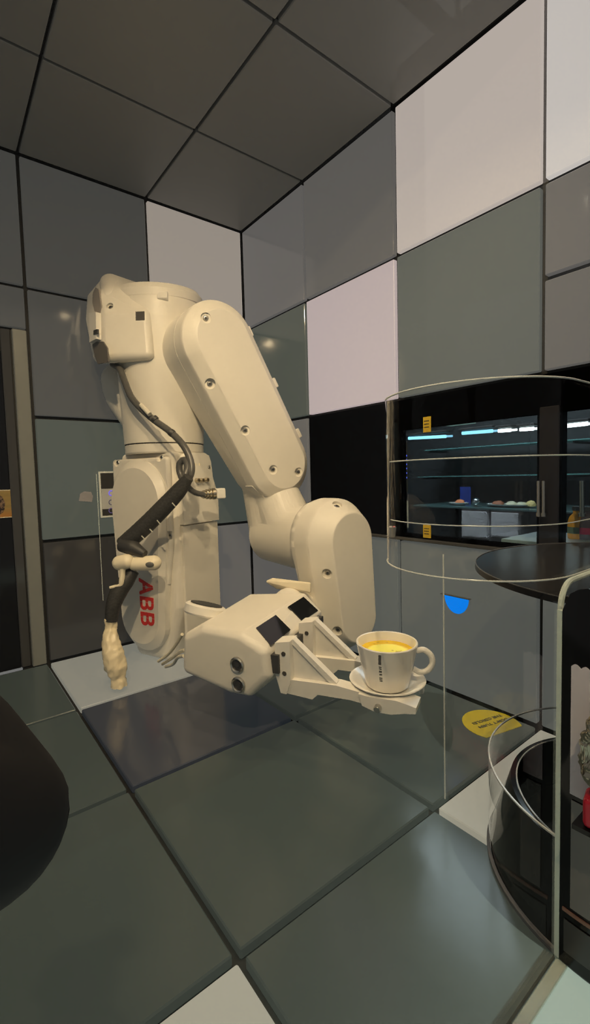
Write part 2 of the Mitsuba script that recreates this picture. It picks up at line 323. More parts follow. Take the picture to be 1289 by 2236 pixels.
pastry(1160, (.62, .50, .20), .024, 'yellow pastry, rightmost on the long platter', .9, 'pastries on the long platter')
def in_room(u, v, x): return onx(u, v, x)
a, b = onx(1005, 1093, XL - .2), onx(1028, 1063, XL - .2)
k = thing('price_card', 'blue card standing behind the small plate', 'card')
obj('card', bevel_box((XL - .203, a[1], zc), (XL - .199, b[1], b[2]), .0005), principled('mat_blue_card', (.02, .05, .30), .5), k, smooth=False)
obj('foot', bevel_box((XL - .215, a[1] + .01, zc), (XL - .19, b[1] - .01, zc + .004), .001), dark, k, smooth=False)
a = onx(1040, 1089, XL - .02)
k = thing('glass_ball', 'small shiny ball between the two plates', 'ornament')
obj('ball', trimesh.creation.icosphere(3, .019).apply_translation((XL - .02, a[1], zc + .028)), principled('mat_ball', (.6, .7, .72), .12, .9), k, smooth=True)
obj('stand', lathe([(0, 0), (.014, 0), (.014, .003), (.006, .005), (.006, .010), (0, .010)]).apply_translation((XL - .02, a[1], zc)), steel, k)
for u, y_, lab in ((886, 0, 'left strip of white paper at the left end of the window pane'), (892, 0, 'right strip of white paper at the left end of the window pane')):
    a, b = onx(u, 1093, -.03), onx(u, 1152, -.03)
    tag(obj('paper_strip', bevel_box((-.026, a[1] - .0016, b[2]), (-.025, a[1] + .0030, a[2]), .0003), cab_m, smooth=False), lab, 'paper', 'paper strips by the window')
k = thing('led_strip', 'upright row of blue lights at the left end of the window pane', 'light')
pa = onx(888, 990, -.03)
obj('bar', bevel_box((-.031, pa[1] - .003, .40), (-.027, pa[1] + .003, .512), .0008), dark, k, smooth=False)
for v in (995, 1004, 1014, 1023, 1033, 1043):
    q = onx(888, v, -.026); obj('led', bevel_box((-.0268, q[1] - .0013, q[2] - .0018), (-.0255, q[1] + .0013, q[2] + .0018), .0003), lit_bsdf, k, smooth=False, emit=(.06, .10, .75))
tagm = principled('mat_tag', (.50, .33, .02), .5)
for v0, v1, lab in ((911, 943, 'yellow tag at the top left of the window pane'), (1146, 1176, 'yellow tag at the bottom left of the window pane')):
    a, b = onx(922, v0, .003), onx(939, v1, .003)
    k = thing('tag_sticker', lab, 'sticker', 'yellow tags on the window')
    obj('label', bevel_box((-.0015, a[1], b[2]), (.0005, b[1], a[2]), .0004), tagm, k, smooth=False)
    for q in (.3, .5, .7): obj('mark', bbox((.0005, a[1] + .003, b[2] + (a[2] - b[2]) * q), (.0011, b[1] - .004, b[2] + (a[2] - b[2]) * (q + .06))), text_m, k, smooth=False)
def bottle(u, v, rgb, cap, lab, labrgb):
    a = onx(u, v, -.15); z0 = a[2]; s = .0135
    k = thing('bottle', lab, 'bottle', 'bottles behind the right pane')
    nm = f'mat_bottle_{u}'; principled(nm, rgb, .2)
    M = trimesh.transformations.translation_matrix((-.15, a[1], .312))
    obj('body', lathe([(0, 0), (s, 0), (s * 1.05, .004), (s * 1.05, .030), (s * .85, .040), (s * .42, .047), (s * .42, .052), (0, .052)], M, 28), nm, k)
    obj('cap', lathe([(0, .0525), (s * .5, .0525), (s * .48, .0600), (0, .0605)], M, 20), cap, k)
    principled(nm + '_label', labrgb, .5)
    obj('label', lathe([(s * 1.055, .010), (s * 1.075, .010), (s * 1.075, .022), (s * 1.055, .022)], M, 28), nm + '_label', k)
bottle(1258, 1180, (.75, .33, .02), dark, 'orange bottle behind the right window pane', (.12, .16, .10))
bottle(1283, 1180, (.10, .07, .08), dark, 'dark bottle with a red label right of the orange bottle', (.45, .05, .12))
k = thing('display_ledge', 'low pale ledge behind the right window pane carrying bottles', 'ledge')
obj('board', bevel_box((-.22, .80, .305), (-.06, 1.5, .3118), .001), principled('mat_ledge', (.25, .30, .32), .3), k, smooth=False)
obj('support', bevel_box((-.22, .80, .0), (-.21, 1.5, .3045), .001), dark, k, smooth=False)
# chrome pipes behind the panes
for u, lab in ((1176, 'clear tap pipe at the mullion'), (1187, 'second tap pipe at the mullion'), (1271, 'tap pipe above the bottles')):
    p, q = onx(u, 1050, .01), onx(u, 1128, .01)
    x_ = .012 if u < 1200 else -.1
    p, q = onx(u, 1050, x_), onx(u, 1128, x_)
    k = thing('tap_pipe', lab, 'pipe', 'tap pipes'); obj('pipe', cyl(q, p, .0025 if u != 1271 else .004, None, 14), steel, k); obj('collar', cyl(q, q + (p - q) * .1, .0036 if u != 1271 else .0055, None, 14), steel, k)
# small bin of sweets at the left of the window
a = onx(856, 1168, .02)
k = thing('sweet_cup', 'small clear cup of white and pink sweets on the window sill', 'cup')
M = trimesh.transformations.translation_matrix((.020, a[1], .3055))
obj('cup', lathe([(0, 0), (.007, 0), (.010, .022), (.0093, .022), (.0065, .001), (0, .001)], M, 24), principled('mat_sweet_cup', (.12, .12, .12), .2), k)
for i in range(7):
    principled(f'mat_sweet_{i}', ((.7, .65, .65), (.6, .2, .25), (.4, .4, .45))[i % 3], .4)
    obj('sweet', trimesh.creation.icosphere(2, .0032).apply_translation((.020 + .005 * math.cos(i * 2.1), a[1] + .005 * math.sin(i * 2.1), .3245 + .002 * (i % 2))), f'mat_sweet_{i}', k, smooth=True)

# ================================================================ small fittings on the left wall
def wall_y_rect(u0, v0, u1, v1, y=0.0): a, b = ony(u0, v0, y), ony(u1, v1, y); return a, b
k = thing('touch_panel', 'pale framed control panel with blue ring buttons behind the robot base', 'control panel')
x0, x1 = .460, .36; z1, z0 = .468, .348
fr = principled('mat_touch_frame', (.75, .78, .74), .3)
obj('frame', cat(*[bevel_box(p, q, .0004) for p, q in (((x1, .0005, z0), (x0, .004, z0 + .0045)), ((x1, .0005, z1 - .0045), (x0, .004, z1)), ((x0 - .0045, .0005, z0), (x0, .004, z1)), ((x1, .0005, z0), (x1 + .003, .004, z1)))]), fr, k, smooth=False)
obj('screen', bevel_box((x1 + .003, .0005, z0 + .003), (x0 - .003, .0025, z1 - .003), .0004), pg['deep'], k, smooth=False)
obj('pad', bevel_box((x1 + .012, .0026, z0 + .022), (x0 - .005, .0034, z1 - .045), .0003), principled('mat_pad', (.55, .56, .55), .3), k, smooth=False)
for i, v in enumerate((1077, 1097, 1115)):
    q = ony(238, v, .003); t = trimesh.creation.torus(.0062, .0012, 24, 8); t.apply_transform(frame_n((q[0] - .006, .0036, q[2]), (0, 1, 0)))
    obj('button_ring', t, lit_bsdf, k, smooth=True, emit=((.12, .08, .8), (.02, .02, .05), (.05, .03, .12))[i])
q = ony(187, 1085, 0.)
sq = [ony(*p, 0.002) for p in ((172, 1094), (175, 1078), (184, 1073), (199, 1074), (203, 1084), (201, 1096))]
tag(obj('paper_sticker', prism(sq, (0, 1, 0), .0008), principled('mat_sticker_pink', speck((.30, .29, .31), .1, 100), .4), smooth=False), 'small torn pinkish paper sticker on the left wall panel', 'sticker')
ka = struct('trim_3', cat(bevel_box((.464, .0005, .13), (.4655, .0020, .462), .0004)), fr, 'thin pale edge strip of the access hatch in the left wall', smooth=False)

# ================================================================ ceiling spot lamp (warm)
for (pos, aim, rgb, sl, rb), lab, top in ((CEIL, 'warm spotlight under the ceiling of the glass case', 1.1995), (TRACK, 'warm track spotlight of the cafe in front of the glass case', 1.50), (SMALL, 'small warm spotlight under the middle of the case ceiling', 1.1995)):
    k = thing('spot_lamp', lab, 'lamp', 'warm spotlights')
    sd = unit(aim - pos); MS = frame_n(pos, sd)
    obj('housing', lathe([(.026, -.012), (.028, -.012), (.028, sl), (.0262, sl), (.0255, -.005), (0, -.005), (0, -.012), (.026, -.012)], MS, 40), dark, k)
    obj('bulb', cyl(pos - sd * .004, pos, rb, rb, 32), lit_bsdf, k, smooth=False, emit=rgb)
    obj('bracket', cyl(pos - sd * .010, (pos[0], pos[1] + .012, top), .006, None, 16), dark, k)
k = thing('lamp_track', 'black lamp track in front of the glass case', 'track')
obj('rail', bevel_box((-.4, 1.595, 1.501), (1.6, 1.63, 1.53), .003), dark, k, smooth=False)
obj('hanger', cyl((-.3, 1.612, 1.5305), (-.3, 1.612, 2.6), .006, None, 12), dark, k)
obj('hanger', cyl((1.5, 1.612, 1.5305), (1.5, 1.612, 2.6), .006, None, 12), dark, k)
# glowing half disc and ledge made up for a blue glow on the wall
q = onx(997, 1302, .0)
k = thing('blue_light', 'made-up glowing half disc imitating a blue glow on the right wall panel below the window', 'light')
obj('ledge', bevel_box((.0004, q[1] - .032, q[2]), (.008, q[1] + .032, q[2] + .0015), .0005), pg['grey'], k, smooth=False)
hb_ = [(.0006, q[1] + .027 * math.cos(t), q[2] - .0006 - .034 * math.sin(t)) for t in np.linspace(0, math.pi, 24)]
lens = tm(hull_points(hb_ + [(.006, q[1] + .016 * math.cos(t), q[2] - .0008 - .022 * math.sin(t)) for t in np.linspace(0, math.pi, 18)]))
obj('lens', lens, blackmat, k, smooth=40, emit=(0, .215, .86))
# unseen ceiling lamp added to brighten the room behind the window
k = thing('room_lamp', 'added unseen ceiling lamp that brightens the dark room behind the window', 'lamp')
obj('diffuser', bevel_box((-1.25, -.6, 1.27), (-.65, .7, 1.28), .002), lit_bsdf, k, smooth=False, emit=(5.0, 5.5, 5.8))
obj('frame', bevel_box((-1.27, -.62, 1.2805), (-.63, .72, 1.2995), .002), dark, k, smooth=False)
# END_PART_1
# ================================================================ the robot
ROBOT = thing('robot_arm', 'cream white jointed robot arm standing on the floor and holding out a cup', 'robot')
def P(name, mesh, bsdf=None, parent=ROBOT, **k): return obj(name, mesh, bsdf or shell, parent, **k)
SCREWS = []
def screw(parent, p, n, r=.0052, deep=.0):
    """button head with a hex socket, its own part"""
    M = frame_n(p - n * deep, n)
    k = obj('screw', lathe([(0, 0), (r, 0), (r, .0012), (r * .8, .0024), (r * .5, .0027), (r * .5, .0012), (0, .0012)], M, 20), steel, parent)
    obj('socket', lathe([(0, .0013), (r * .48, .0013), (r * .48, .0016), (0, .0016)], M, 6), dark, parent, smooth=False)
def pocket(mesh, pts, r=.0095, depth=.008):
    """drills screw pockets into the mesh at (point, normal) pairs"""
    b = man(mesh)
    for p, n in pts:
        q = tm(m3.Manifold.cylinder(depth + .02, r, r, 28)); b = b - man(moved(q, frame_n(p - n * depth, n)))
    return tm(b)
def with_screws(mesh, pixels, name, parent=ROBOT, bsdf=None, r=.0092, depth=.006, normal=None, sr=.0052, **k):
    hs = [h for h in (hit(mesh, *q) for q in pixels) if h is not None]
    hs = [(p, n if normal is None else unit(normal)) for p, n in hs]
    key = P(name, pocket(mesh, hs, r, depth), bsdf, parent, **k)
    for p, n in hs: screw(key if key.count('__') < 2 else parent, p, n, sr, depth)
    return key
Z = np.array([0, 0, 1.])
# ---- base block: local axes nL (left face), nR (right face)
al = math.radians(30); Rh = unit([RIGHT[0], RIGHT[1], 0]); Bh = -unit([FWD[0], FWD[1], 0])
nL = unit(Bh * math.cos(al) - Rh * math.sin(al)); rr = -nL; ll = unit(np.cross(rr, Z)) ; ll = ll if ll @ Rh < 0 else -ll; nR = -ll
K = np.array([.361, .242, 0]); WS, WL, ZB = .155, .198, .509
def B(s, t, z): return K + rr * s + ll * t + Z * z
base = tm(hull([B(s, t, z) for s in (.02, WS - .02) for t in (.02, WL - .02) for z in (.03, ZB - .012)], .0) if 0 else m3.Manifold.batch_hull(
    [sphere(B(s, t, z), r, 24) for s in (.022, WS - .022) for t in (.022, WL - .022) for z, r in ((.14, .022), (ZB - .012, .012))] + [sphere(B(s, t, .022), .022, 24) for s in (.022, WS - .022) for t in (.06, WL - .06)]))
P('base', base)
P('foot_plate', tm(hull([B(s, t, .003) for s in (.03, WS - .03) for t in (.06, WL - .06)], .003)), dark)
def on_left(z_t):  # outline ring on the left face: (t, z) pairs with height h out of it
    return None
def side_plate(out, h0, h1, ch, name, bsdf=None):
    c = np.mean(out, 0); o = np.array(out); d = (o - c); L = np.linalg.norm(d, axis=1, keepdims=True)
    inn = c + d * (1 - ch / L)
    rings = [[K + ll * t + Z * z + nL * h for t, z in q] for q, h in ((o, h0), (o, h1 - ch * .7), (inn, h1))]
    return loft([np.array(r) for r in rings])
tm_ = WL / 2
plate = tm(m3.Manifold.batch_hull([sphere(B(.006 - .010, t, z), .008, 16) for t in (.012, WL - .012) for z in (.30, ZB - .022)] + [sphere(B(-.004, t, .085), .008, 16) for t in (.045, WL - .045)]))
PLATE = with_screws(plate, [(254, 1010), (350, 999), (257, 1169), (369, 1169), (373, 1283), (287, 1400), (374, 1412)], 'side_plate', normal=nL, r=.010, depth=.0055)
st2 = stadium((tm_, .402), (tm_, .100), .090, .070, 96)
dome = side_plate(st2, .0, .030, .020, 'x')
P('side_cover', dome)
# right face: connector plate, lower plate
cp = [(.022, .38), (.020, .44), (.022, .475), (.030, .495), (.045, .504), (.060, .506), (.10, .506), (.120, .500), (.127, .485), (.132, .445), (.150, .40), (.150, .335), (.022, .335)]
cpm = prism([B(s, 0, z) for s, z in cp], nR, .016)
CP = with_screws(cpm, [(458, 1021), (464, 1139), (411, 1152)], 'connector_plate', bsdf=shell2, normal=nR, r=.006, depth=.002, sr=.004)
for u, v in ((428, 1049), (438, 1049), (448, 1048)):
    h = hit(cpm, u, v)
    if h: P('port', cat(lathe([(.003, 0), (.0052, 0), (.0052, .010), (.003, .010)], frame_n(h[0], nR), 20)), brass, CP)
mk = hit(cpm, 432, 1014)
if mk: P('plus_mark', cat(*[moved(bbox((-.0045, -.0006, 0), (.0045, .0006, .0008)), frame_n(mk[0] + rr * dx, nR)) for dx in (-.006, .006)], *[moved(bbox((-.0006, -.003, 0), (.0006, .003, .0008)), frame_n(mk[0] + rr * dx, nR)) for dx in (-.006, .006)]), ivory, CP, smooth=False)
lowp = prism([B(.022, 0, .05), B(.022, 0, .332), B(.148, 0, .332), B(.148, 0, .05)], nR, .008)
P('rear_plate', lowp)
# cable gland on the connector plate
gd = unit(-Rh * .88 + Bh * .42 - Z * .02); gp_ = at(470, 1078, 1.075)
G = P('cable_gland', moved(lathe([(0, 0), (.013, 0), (.013, .007), (.0105, .008), (.0125, .010), (.0125, .014), (.010, .0155), (.0115, .0175), (.0115, .0215), (.0085, .023), (.0095, .025), (.0095, .029), (.0065, .034), (0, .034)], seg=28), frame_n(gp_, gd)), brass)
P('plug', moved(rbox((-.013, -.012, -.022), (.013, .012, -.0005), .003), frame_n(gp_, gd)), shell2)

# ---- swivel and shoulder body
cb = B(WS / 2, WL / 2, 0)
def ring_c(c, r, z): return [(0, z)]
P('swivel_collar', lathe([(0, ZB - .003), (.094, ZB - .003), (.096, ZB), (.0965, ZB + .018), (.094, ZB + .0195), (.094, ZB + .0215), (0, ZB + .0215)], trimesh.transformations.translation_matrix(cb), 72))
P('swivel_seam', lathe([(.094, ZB + .0193), (.0955, ZB + .0193), (.0955, ZB + .0217), (.094, ZB + .0217)], trimesh.transformations.translation_matrix(cb), 72), seam_m)
zs = ZB + .0217
YN = np.array([0, 1., 0])
A_ = ony(491, 742, .350); A_[1] = 0; Bq = ony(622, 1010, .350); Bq[1] = 0
body_parts = [m3.Manifold.batch_hull([m3.Manifold.cylinder(.05, .0975, .0985, 72).translate((cb[0], cb[1], zs)), m3.Manifold.cylinder(.09, .106, .110, 72).translate((cb[0], cb[1], .725))]),
              m3.Manifold.batch_hull([m3.Manifold.cylinder(.02, .108, .110, 72).translate((cb[0], cb[1], .80)), m3.Manifold.cylinder(.012, .107, .104, 72).translate((cb[0], cb[1], .858))])]
body_parts.append(hull([at(258, 838, 1.24), at(296, 905, 1.21)], [.055, .045], 32))           # rear lobe under the head
body_parts.append(hull([A_ + YN * .13, cb + Z * .72], [.082, .07], 40))
body = m3.Manifold.batch_boolean(body_parts, m3.OpType.Add)
P('shoulder_body', tm(body))
TOPC = cb + Z * .885
ax = unit([.05, .10, 1.0])
P('top_lid', lathe([(0, -.012), (.1045, -.012), (.1075, -.009), (.1075, .008), (.098, .020), (.08, .024), (0, .025)], frame_n(TOPC, ax), 72))
P('lid_seam', lathe([(.100, -.0150), (.1055, -.0150), (.1055, -.0122), (.100, -.0122)], frame_n(TOPC, ax), 72), seam_m)
nt = at(356, 648, 1.06)
P('lid_clip', moved(rbox((-.012, -.010, -.008), (.012, .010, .008), .003), frame_n(nt, unit(Bh + Z * .4))), shell2)

# ---- head unit, left of the shoulder
D0 = 1.06
hp = [at(240, 775, D0), at(322, 772, D0 - .005), at(240, 694, D0), at(316, 690, D0 - .005), at(233, 652, D0 + .015),
      at(250, 622, D0 + .045), at(300, 645, D0 + .06), at(242, 624, D0 + .10), at(296, 645, D0 + .10), at(318, 780, D0 + .08),
      at(205, 700, D0 + .085), at(208, 655, D0 + .085), at(219, 778, D0 + .075), at(236, 700, D0 + .005), at(238, 772, D0 + .005)]
hr = [.018, .015, .018, .015, .018, .022, .018, .024, .016, .018, .018, .018, .017, .016, .016]
head = tm(hull(hp, hr, 28))
HEAD = with_screws(head, [(240, 668)], 'head_housing', r=.008, depth=.006)
lobe = tm(hull([at(243, 624, D0 + .040), at(303, 640, D0 + .07), at(240, 650, D0 + .014), at(300, 656, D0 + .05)], [.026, .022, .018, .014], 28))
P('head_cap', lobe, None, HEAD)
hh = hit(head, 306, 690)
if hh: P('head_notch', moved(rbox((-.010, -.010, -.006), (.010, .010, .0008), .0005), frame_n(hh[0], hh[1])), seam_m, HEAD)
def patch2(mesh, centre, poly, thick, lift=.0):
    """thin plate on the tangent plane of the mesh under one pixel"""
    p, n = hit(mesh, *centre); pts = [onplane(u, v, p + n * lift, n) for u, v in poly]
    return prism(pts, n, thick), p, n
def patch(mesh, poly, thick, lift=.0, inset=None):
    """thin plate over a mesh, its corners laid on the surface through pixels"""
    ps = [hit(mesh, *q) for q in poly]; ps = [q for q in ps if q is not None]
    c = np.mean([q[0] for q in ps], 0); n = unit(np.mean([q[1] for q in ps], 0))
    pts = [q[0] - n * ((q[0] - c) @ n) + n * lift for q in ps]
    return prism(pts, n, thick), c, n
m_, c_, n_ = patch2(head, (216, 716), [(204, 640), (210, 628), (217, 634), (222, 668), (220, 684), (208, 680), (203, 662)], .003, .0)
P('slot', m_, principled('mat_slot_shade', (.30, .27, .24), .5), HEAD, smooth=False)  # flat plate, the shade of the recess is put into its brown colour
m_, c_, n_ = patch2(head, (216, 716), [(205, 686), (220, 684), (221, 742), (206, 750)], .022, .0)
P('socket_block', m_, shell2, HEAD, smooth=False)
m_, c_, n_ = patch2(head, (216, 716), [(206, 722), (214, 719), (214, 728), (206, 731)], .004, .0105)
P('socket_hole', m_, dark, HEAD, smooth=False)
m_, c_, n_ = patch2(head, (216, 716), [(203, 752), (212, 747), (226, 746), (235, 760), (238, 790), (215, 795), (208, 778)], .003, .0)
P('cable_opening', m_, principled('mat_opening_shade', (.12, .11, .10), .5), HEAD, smooth=False)  # flat plate, darkened to paint the shade inside the opening

# ---- link units: the two stadium shaped arms, plane y = const
def link_cover(A, Bp, y0, y1, ra, rb, off, ch):
    a, b = (A[0], A[2]), (Bp[0], Bp[2])
    def ring(o, y): return np.array([(x, y, z) for x, z in stadium(a, b, ra + o, rb + o)])
    return loft([ring(off, y0), ring(off, y1 - ch - .012), ring(off - .001, y1 - ch - .004), ring(off - .003, y1 - ch), ring(.0025, y1 - .003), ring(.0005, y1 - .0008), ring(-.002, y1)])
cov = link_cover(A_, Bq, .292, .350, .066, .064, .026, .020)
UA = with_screws(cov, [(450, 694), (459, 838), (536, 940), (597, 1026), (652, 1031), (670, 998)], 'upper_arm_cover', normal=unit([.35, .9, -.1]), r=.0115, depth=.006, sr=.0060)
P('upper_arm_body', tm(m3.Manifold.batch_hull([man(cyl(A_ + YN * .215, A_ + YN * .291, .090, .0925, 64)), man(cyl(Bq + YN * .235, Bq + YN * .291, .082, .0895, 64))])))
P('upper_joint_drum', cyl(A_ + YN * .150, A_ + YN * .2145, .094, .094, 72))
P('upper_joint_seam', lathe([(.090, 0), (.0950, 0), (.0950, .0024), (.090, .0024)], frame_n(A_ + YN * .2126, YN), 72), seam_m)
# step notches along the right edge of the cover
for u, v in ((546, 726), (601, 838), (653, 948)):
    p = ony(u - 4, v, .315); 
    P('edge_clip', moved(rbox((-.004, -.012, -.010), (.004, .012, .010), .002), frame_n(p, unit(np.cross(YN, Bq - A_)) * (1 if np.cross(YN, Bq - A_) @ Rh > 0 else -1))), None, UA)
# elbow bracket and neck
tri = [ony(u, v, .300) for u, v in ((543, 1062), (575, 1040), (632, 1045), (610, 1078), (590, 1106))]
trm = prism(tri, YN, .030)
with_screws(trm, [(599, 1085)], 'elbow_bracket', normal=YN, r=.009, depth=.004)
NC = ony(640, 1165, .40); NC[1] = 0
NC = np.array([.088, 0, .292])
neck = m3.Manifold.batch_boolean([man(cyl(NC + YN * .245, NC + YN * .43, .074, .080, 72)), hull([NC + YN * .255, Bq + YN * .245, Bq + YN * .262 + Z * -.04], [.066, .058, .055], 36),
                                  hull([NC + YN * .33 + Z * .012, Bq + YN * .26], [.066, .05], 36)], m3.OpType.Add)
P('forearm_neck', tm(neck))
P('forearm_seam', lathe([(.077, 0), (.0812, 0), (.0812, .002), (.077, .002)], frame_n(NC + YN * .4302, YN), 72), seam_m)
YF = .565
A2 = ony(771, 1180, YF); B2 = ony(787, 1352, YF); A2[1] = B2[1] = 0
P('forearm_body', tm(m3.Manifold.batch_hull([man(cyl(NC + YN * .4325, NC + YN * .468, .081, .083, 64)), man(cyl(A2 + YN * .455, A2 + YN * .4745, .084, .086, 64)), man(cyl(B2 + YN * .465, B2 + YN * .4745, .066, .070, 64))])))
cov2 = link_cover(A2, B2, .475, YF, .058, .050, .030, .042)
with_screws(cov2, [(737, 1101), (714, 1253), (737, 1378)], 'forearm_cover', r=.011, depth=.007, sr=.006)

# ---- gripper: axes g (forward), t (away across), q (up)
Fh = -Bh
GT = unit(Rh * .454 + Fh * .888 + Z * .069); GG = unit(Rh * .90 - Fh * .43 + Z * .03); GG = unit(GG - GT * (GG @ GT)); GQ = np.cross(GG, GT); GQ = GQ if GQ[2] > 0 else -GQ
G0 = at(470, 1420, .735)
def near(u, v, dt=0.0): return onplane(u, v, G0 + GT * dt, GT)
npoly = [(393, 1393), (428, 1370), (530, 1386), (583, 1428), (590, 1482), (548, 1527), (500, 1521), (393, 1463)]
fpoly = [(547, 1298), (668, 1294), (704, 1333), (704, 1376), (650, 1440), (560, 1420)]
rg = .014; GWID = .205; pts, rad = [], []
for poly, dt, r in ((npoly, 0.0, rg), (fpoly, GWID, .006)):
    c0 = np.mean([near(*q, dt) for q in poly], 0)
    for q in poly:
        p = near(*q, dt); pts.append(p + unit(c0 - p) * r * 1.15 + GT * (r if dt == 0 else -r)); rad.append(r)
gb = tm(hull(pts, rad, 24))
GB = P('gripper_body', gb, ivory if 0 else shell)
for poly, nm in (([(559, 1372), (602, 1344), (634, 1376), (592, 1411)], 'camera_window'), ([(629, 1325), (662, 1304), (694, 1334), (660, 1357)], 'camera_window')):
    ps = [hit(gb, *q) for q in poly]
    if hit(gb, *np.mean(poly, 0)) is not None:
        m_, c_, n_ = patch2(gb, tuple(np.mean(poly, 0)), poly, .003, .0002)
        P(nm, m_, principled('mat_window', (.010, .011, .012), .06, 0, .5), GB, smooth=False)
for u, v in ((519, 1451), (522, 1494)):
    h = hit(gb, u, v)
    if h:
        c0, n0 = h; n0 = unit(n0 - GT * .6)
        kk = P('air_port', lathe([(.0075, -.004), (.0125, -.004), (.0125, .003), (.0108, .0045), (.0090, .003), (.0082, -.001), (0, -.001)], frame_n(c0, n0), 28), steel, GB)
        P('air_port_hole', lathe([(0, -.0008), (.0080, -.0008), (.0080, .0008), (.004, .0008), (.004, .0026), (0, .0026)], frame_n(c0, n0), 24), dark, GB)
# dark strip painting recess shade on the front face between the fingers
fp = near(592, 1452) + GT * (GWID / 2); rec = []
m_ = prism([near(587, 1438) + GG * .001 + GT * .012, near(589, 1478) + GG * .001 + GT * .012, near(589, 1478) + GG * .001 + GT * (GWID - .02), near(587, 1438) + GG * .001 + GT * (GWID - .02)], GG, .016)
P('tool_recess_shade', m_, dark, GB, smooth=False)
# wrist flange at the back left
wf = at(447, 1338, .845); wn = unit(Z * .70 + Bh * .30 - Rh * .05 + GT * .5)
P('wrist_flange', lathe([(0, 0), (.036, 0), (.038, .003), (.038, .016), (.034, .019), (0, .019)], frame_n(wf - wn * .004, wn), 48), shell2)
P('wrist_window', lathe([(0, .0192), (.029, .0192), (.029, .021), (0, .021)], frame_n(wf - wn * .004, wn), 40), dark)
# wrist link from the forearm's lower end to behind the gripper
wl0 = B2 + YN * .47; gmid = G0 + GT * (GWID - .02) + GG * .02
P('wrist_link', tm(m3.Manifold.batch_boolean([hull([wl0 + Z * .0, wl0 + np.array([.055, -.02, .005])], [.045, .040], 28), hull([wl0 + np.array([.055, -.02, .005]), gmid + GT * .035], [.040, .036], 28)], m3.OpType.Add)))
bar = [at(580, 1268, .96), at(588, 1262, .96), at(672, 1270, .90), at(676, 1287, .90), at(600, 1282, .96)]
P('mounting_bar', tm(hull([at(585, 1270, .95), at(596, 1265, .95), at(676, 1275, .90), at(676, 1291, .90), at(606, 1283, .95), at(600, 1268, .99), at(676, 1275, .95)], .003, 10)), ivory)
# ---- fingers, hollowed where the saucer rests on them
SC = at(846, 1500, .685)
UNDER = man(lathe([(0, -.0045), (.0265, -.0045), (.0304, -.0010), (.0465, .0060), (.0553, .0122), (.060, .0135), (.060, .06), (0, .06)], trimesh.transformations.translation_matrix(SC), 72))
def rest(m): return tm(man(m) - UNDER)
def fplane(u, v, dt): return onplane(u, v, G0 + GT * dt, GT)
def finger(dt, name):
    pl = lambda poly: [fplane(u, v, .030) + GT * (dt - .030) for u, v in poly]
    F_ = P(name, prism(pl([(609, 1396), (641, 1394), (643, 1480), (634, 1507), (622, 1504), (610, 1462)]), GT, .026), shell2, smooth=False)
    P('web', prism(pl([(640, 1398), (728, 1487), (640, 1483)]), GT, .004), shell2, F_, smooth=False)
    P('rib', prism(pl([(634, 1396), (643, 1393), (738, 1488), (726, 1491)]), GT, .011), shell2, F_, smooth=False)
    P('bar', rest(prism(pl([(624, 1486), (644, 1478), (740, 1490), (800, 1507), (806, 1531), (770, 1521), (700, 1510), (688, 1520), (634, 1507)]), GT, .020)), shell2, F_, smooth=False)
    for u, v in ((628, 1420), (630, 1462)):
        p = fplane(u, v, .030) + GT * (dt - .030) - GT * .0131
        P('bolt_hole', lathe([(0, 0), (.0035, 0), (.0035, .001), (0, .001)], frame_n(p, -GT), 16), seam_m, F_)
    return F_
F1 = finger(.030, 'finger'); F2 = finger(.112, 'finger')
cr = prism([fplane(u, v, .030) for u, v in ((790, 1504), (812, 1510), (870, 1518), (893, 1526), (914, 1534), (913, 1547), (890, 1546), (860, 1548), (825, 1542), (798, 1529))], GT, .030)
P('cradle', rest(cr), shell2, F1)
ks = fplane(833, 1532, .030) - GT * .0152
P('cradle_knob', lathe([(0, 0), (.0050, 0), (.0050, .006), (.004, .008), (0, .008)], frame_n(ks, -GT), 20), steel, F1)
hk = prism([fplane(u, v, .112) for u, v in ((770, 1440), (850, 1452), (925, 1497), (926, 1512), (918, 1511), (915, 1503), (850, 1475), (770, 1462))], GT, .012)
P('cradle', rest(hk), shell2, F2)

# ---- cup and saucer, held by the fingers
M = trimesh.transformations.translation_matrix(SC)
SZ = .0547
tag(obj('saucer', lathe([(0, -.004), (.026, -.004), (.030, -.0005), (.046, .0065), (SZ, .0125), (SZ + .001, .0140), (SZ, .0150), (.045, .0095), (.031, .0022), (0, .0022)], M, 72), porcelain), 'white porcelain saucer lying on the robot fingers under the cup', 'saucer')
CUP = thing('cup', 'white porcelain cup full of yellow coffee on the saucer', 'cup')
CZ = .0026; RB, RT, CH = .0305, .0448, .0655
prof = [(0, CZ), (RB - .004, CZ), (RB, CZ + .003)] + [(RB + (RT - RB) * (k / 8) ** .9, CZ + .003 + (CH - .003) * k / 8) for k in range(1, 9)]
prof += [(RT - .0008, CZ + CH + .0014), (RT - .0028, CZ + CH + .0008)] + [(RB + (RT - RB) * (k / 8) ** .9 - .0036, CZ + .003 + (CH - .003) * k / 8) for k in range(7, 0, -1)] + [(0, CZ + .007)]
obj('body', lathe(prof, M, 80), porcelain, CUP)
def crema(p, n, uv):
    dx, dy = p.x - float(SC[0]), p.y - float(SC[1]); r = dr.sqrt(dx * dx + dy * dy)
    far = (dx * float(Fh[0]) + dy * float(Fh[1])) 
    s = r + .35 * far + .006 * (fbm(p.x * 90, p.y * 90, 1.0, 3) - .5)
    c = mix((.95, .88, .14), (.72, .47, .002), smoothstep(.026, .033, s))
    sp = smoothstep(.70, .80, fbm(p.x * 110, p.y * 110, 5.0, 3))
    return mix(c, (.42, .30, .01), sp * .7)
principled('mat_crema', mikit.proc(crema), .35)
lz = CZ + CH - .0115; lr = RB + (RT - RB) * .85 - .0036 + .001
